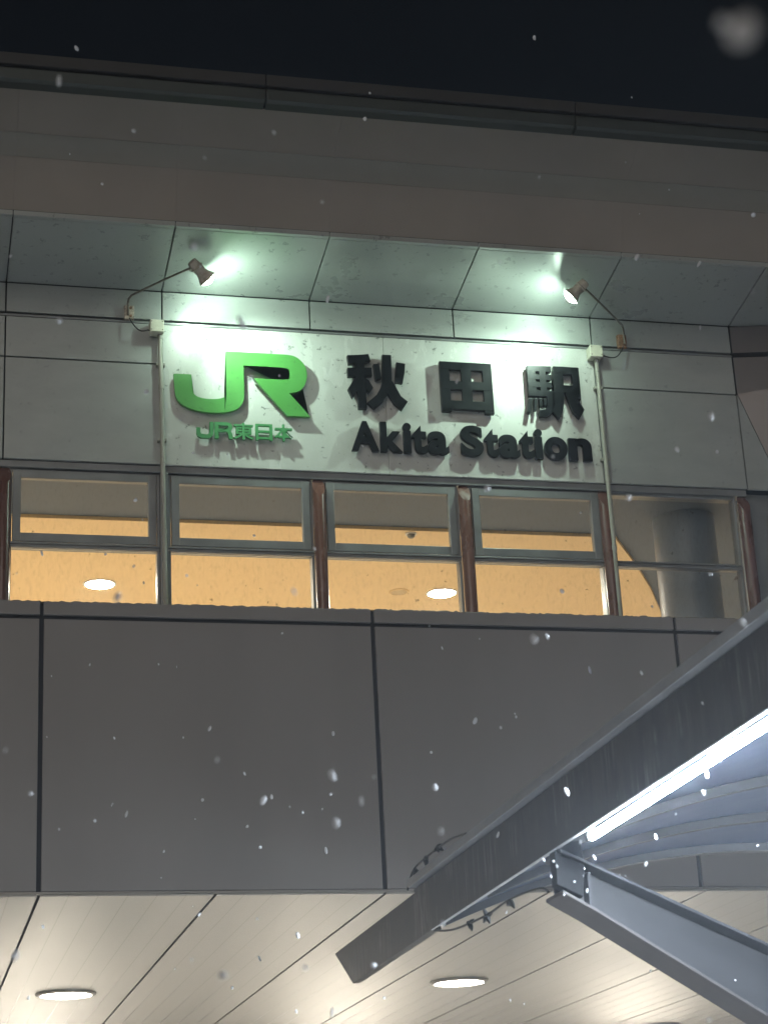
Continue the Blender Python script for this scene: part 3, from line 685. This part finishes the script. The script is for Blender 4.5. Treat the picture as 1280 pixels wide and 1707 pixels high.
# the canopy stands half a degree off the station's axis: turn it and what hangs from it together
PIV = Vector((4.0, -6.5, 0)); TH = -0.0095
for o in [o for o in COL.objects if o.parent is None and (o is can or o.name.startswith(('fluorescent_lamp', 'loose_cable')))]:
    d = Matrix.Rotation(TH, 3, 'Z') @ (o.location - PIV)
    o.location = PIV + d + Vector((-0.02, 0, 0)); o.rotation_euler.z = TH

# ------------------------------------------------------------------ haze added to stand in for lens glow around the lamps
HZ = bpy.data.materials.new('glow haze'); HZ.use_nodes = True
HZ.node_tree.nodes.remove(bsdf(HZ))
pv = nd(HZ, 'ShaderNodeVolumePrincipled'); pv.inputs['Color'].default_value = (0.80, 0.88, 1.0, 1)
pv.inputs['Density'].default_value = 0.0034; pv.inputs['Anisotropy'].default_value = 0.3
lk(HZ, pv.outputs[0], HZ.node_tree.nodes['Material Output'].inputs['Volume'])
hz = obj('haze', B((-200, 200, -200, 200, gz - 1.2, 4.2)), HZ); hz['kind'] = 'stuff'
tag(hz, 'thin snowy haze added to give the lamps a lens flare glow', 'haze')

# ------------------------------------------------------------------ falling snow (clumped flakes in the air)
bm = bmesh.new()
rs = random.Random(21)
def flake(p, r):
    d = bmesh.ops.create_icosphere(bm, subdivisions=2, radius=1.0)
    ax = Vector((rs.uniform(-.6, .6), rs.uniform(-.3, .3), 1)).normalized(); q = ax.to_track_quat('Z', 'Y')
    st = rs.choice((1.0, 1.2, 1.6, 2.2)); wx = rs.uniform(0.45, 1.0)
    lob = [(Vector((rs.uniform(-1, 1), rs.uniform(-1, 1), rs.uniform(-1, 1))).normalized(), rs.uniform(-0.45, 0.5)) for _ in range(5)]
    for v in d['verts']:
        c = v.co * (1 + sum(a * max(0, v.co.normalized().dot(l)) ** 4 for l, a in lob))
        v.co = Vector(p) + q @ Vector((c.x * r * wx, c.y * r, c.z * r * st))
def ray(px, py): return fw + rr * ((px - 640) / 3340.0) - uu * ((py - 853.5) / 3340.0)
for i in range(150):
    px, py = rs.uniform(0, 1280), 1707 * rs.random() ** 0.62
    dd = rs.uniform(2.6, 13.5)
    flake(CAM + ray(px, py) * dd, rs.choice((0.0028, 0.004, 0.005, 0.007, 0.0085)) * (0.5 + dd / 18))
for px, py in ((906, 1433), (922, 1436), (928, 1444), (918, 1461), (974, 1448), (972, 1460), (978, 1485), (957, 1470), (990, 1429), (940, 1492), (858, 1190), (860, 1195), (505, 1354), (483, 1345), (408, 1290), (188, 1340), (1175, 1318), (1262, 1410), (1187, 1052), (1170, 1172), (1000, 1262), (1020, 1320)):
    flake(CAM + ray(px, py) * rs.uniform(6.6, 8.6), rs.uniform(0.0022, 0.0048))
flake(CAM + ray(1238, 50) * 0.75, 0.0050); flake(CAM + ray(1206, 38) * 0.9, 0.003)
flake(CAM + ray(1172, 1322) * 6.7, 0.0055); flake(CAM + ray(1076, 1440) * 6.4, 0.005)
sn = obj('falling_snow', bm, SNOW, loc=(0, -8, -5)); sn['kind'] = 'stuff'
tag(sn, 'white snowflakes drifting down in front of the station', 'snow')
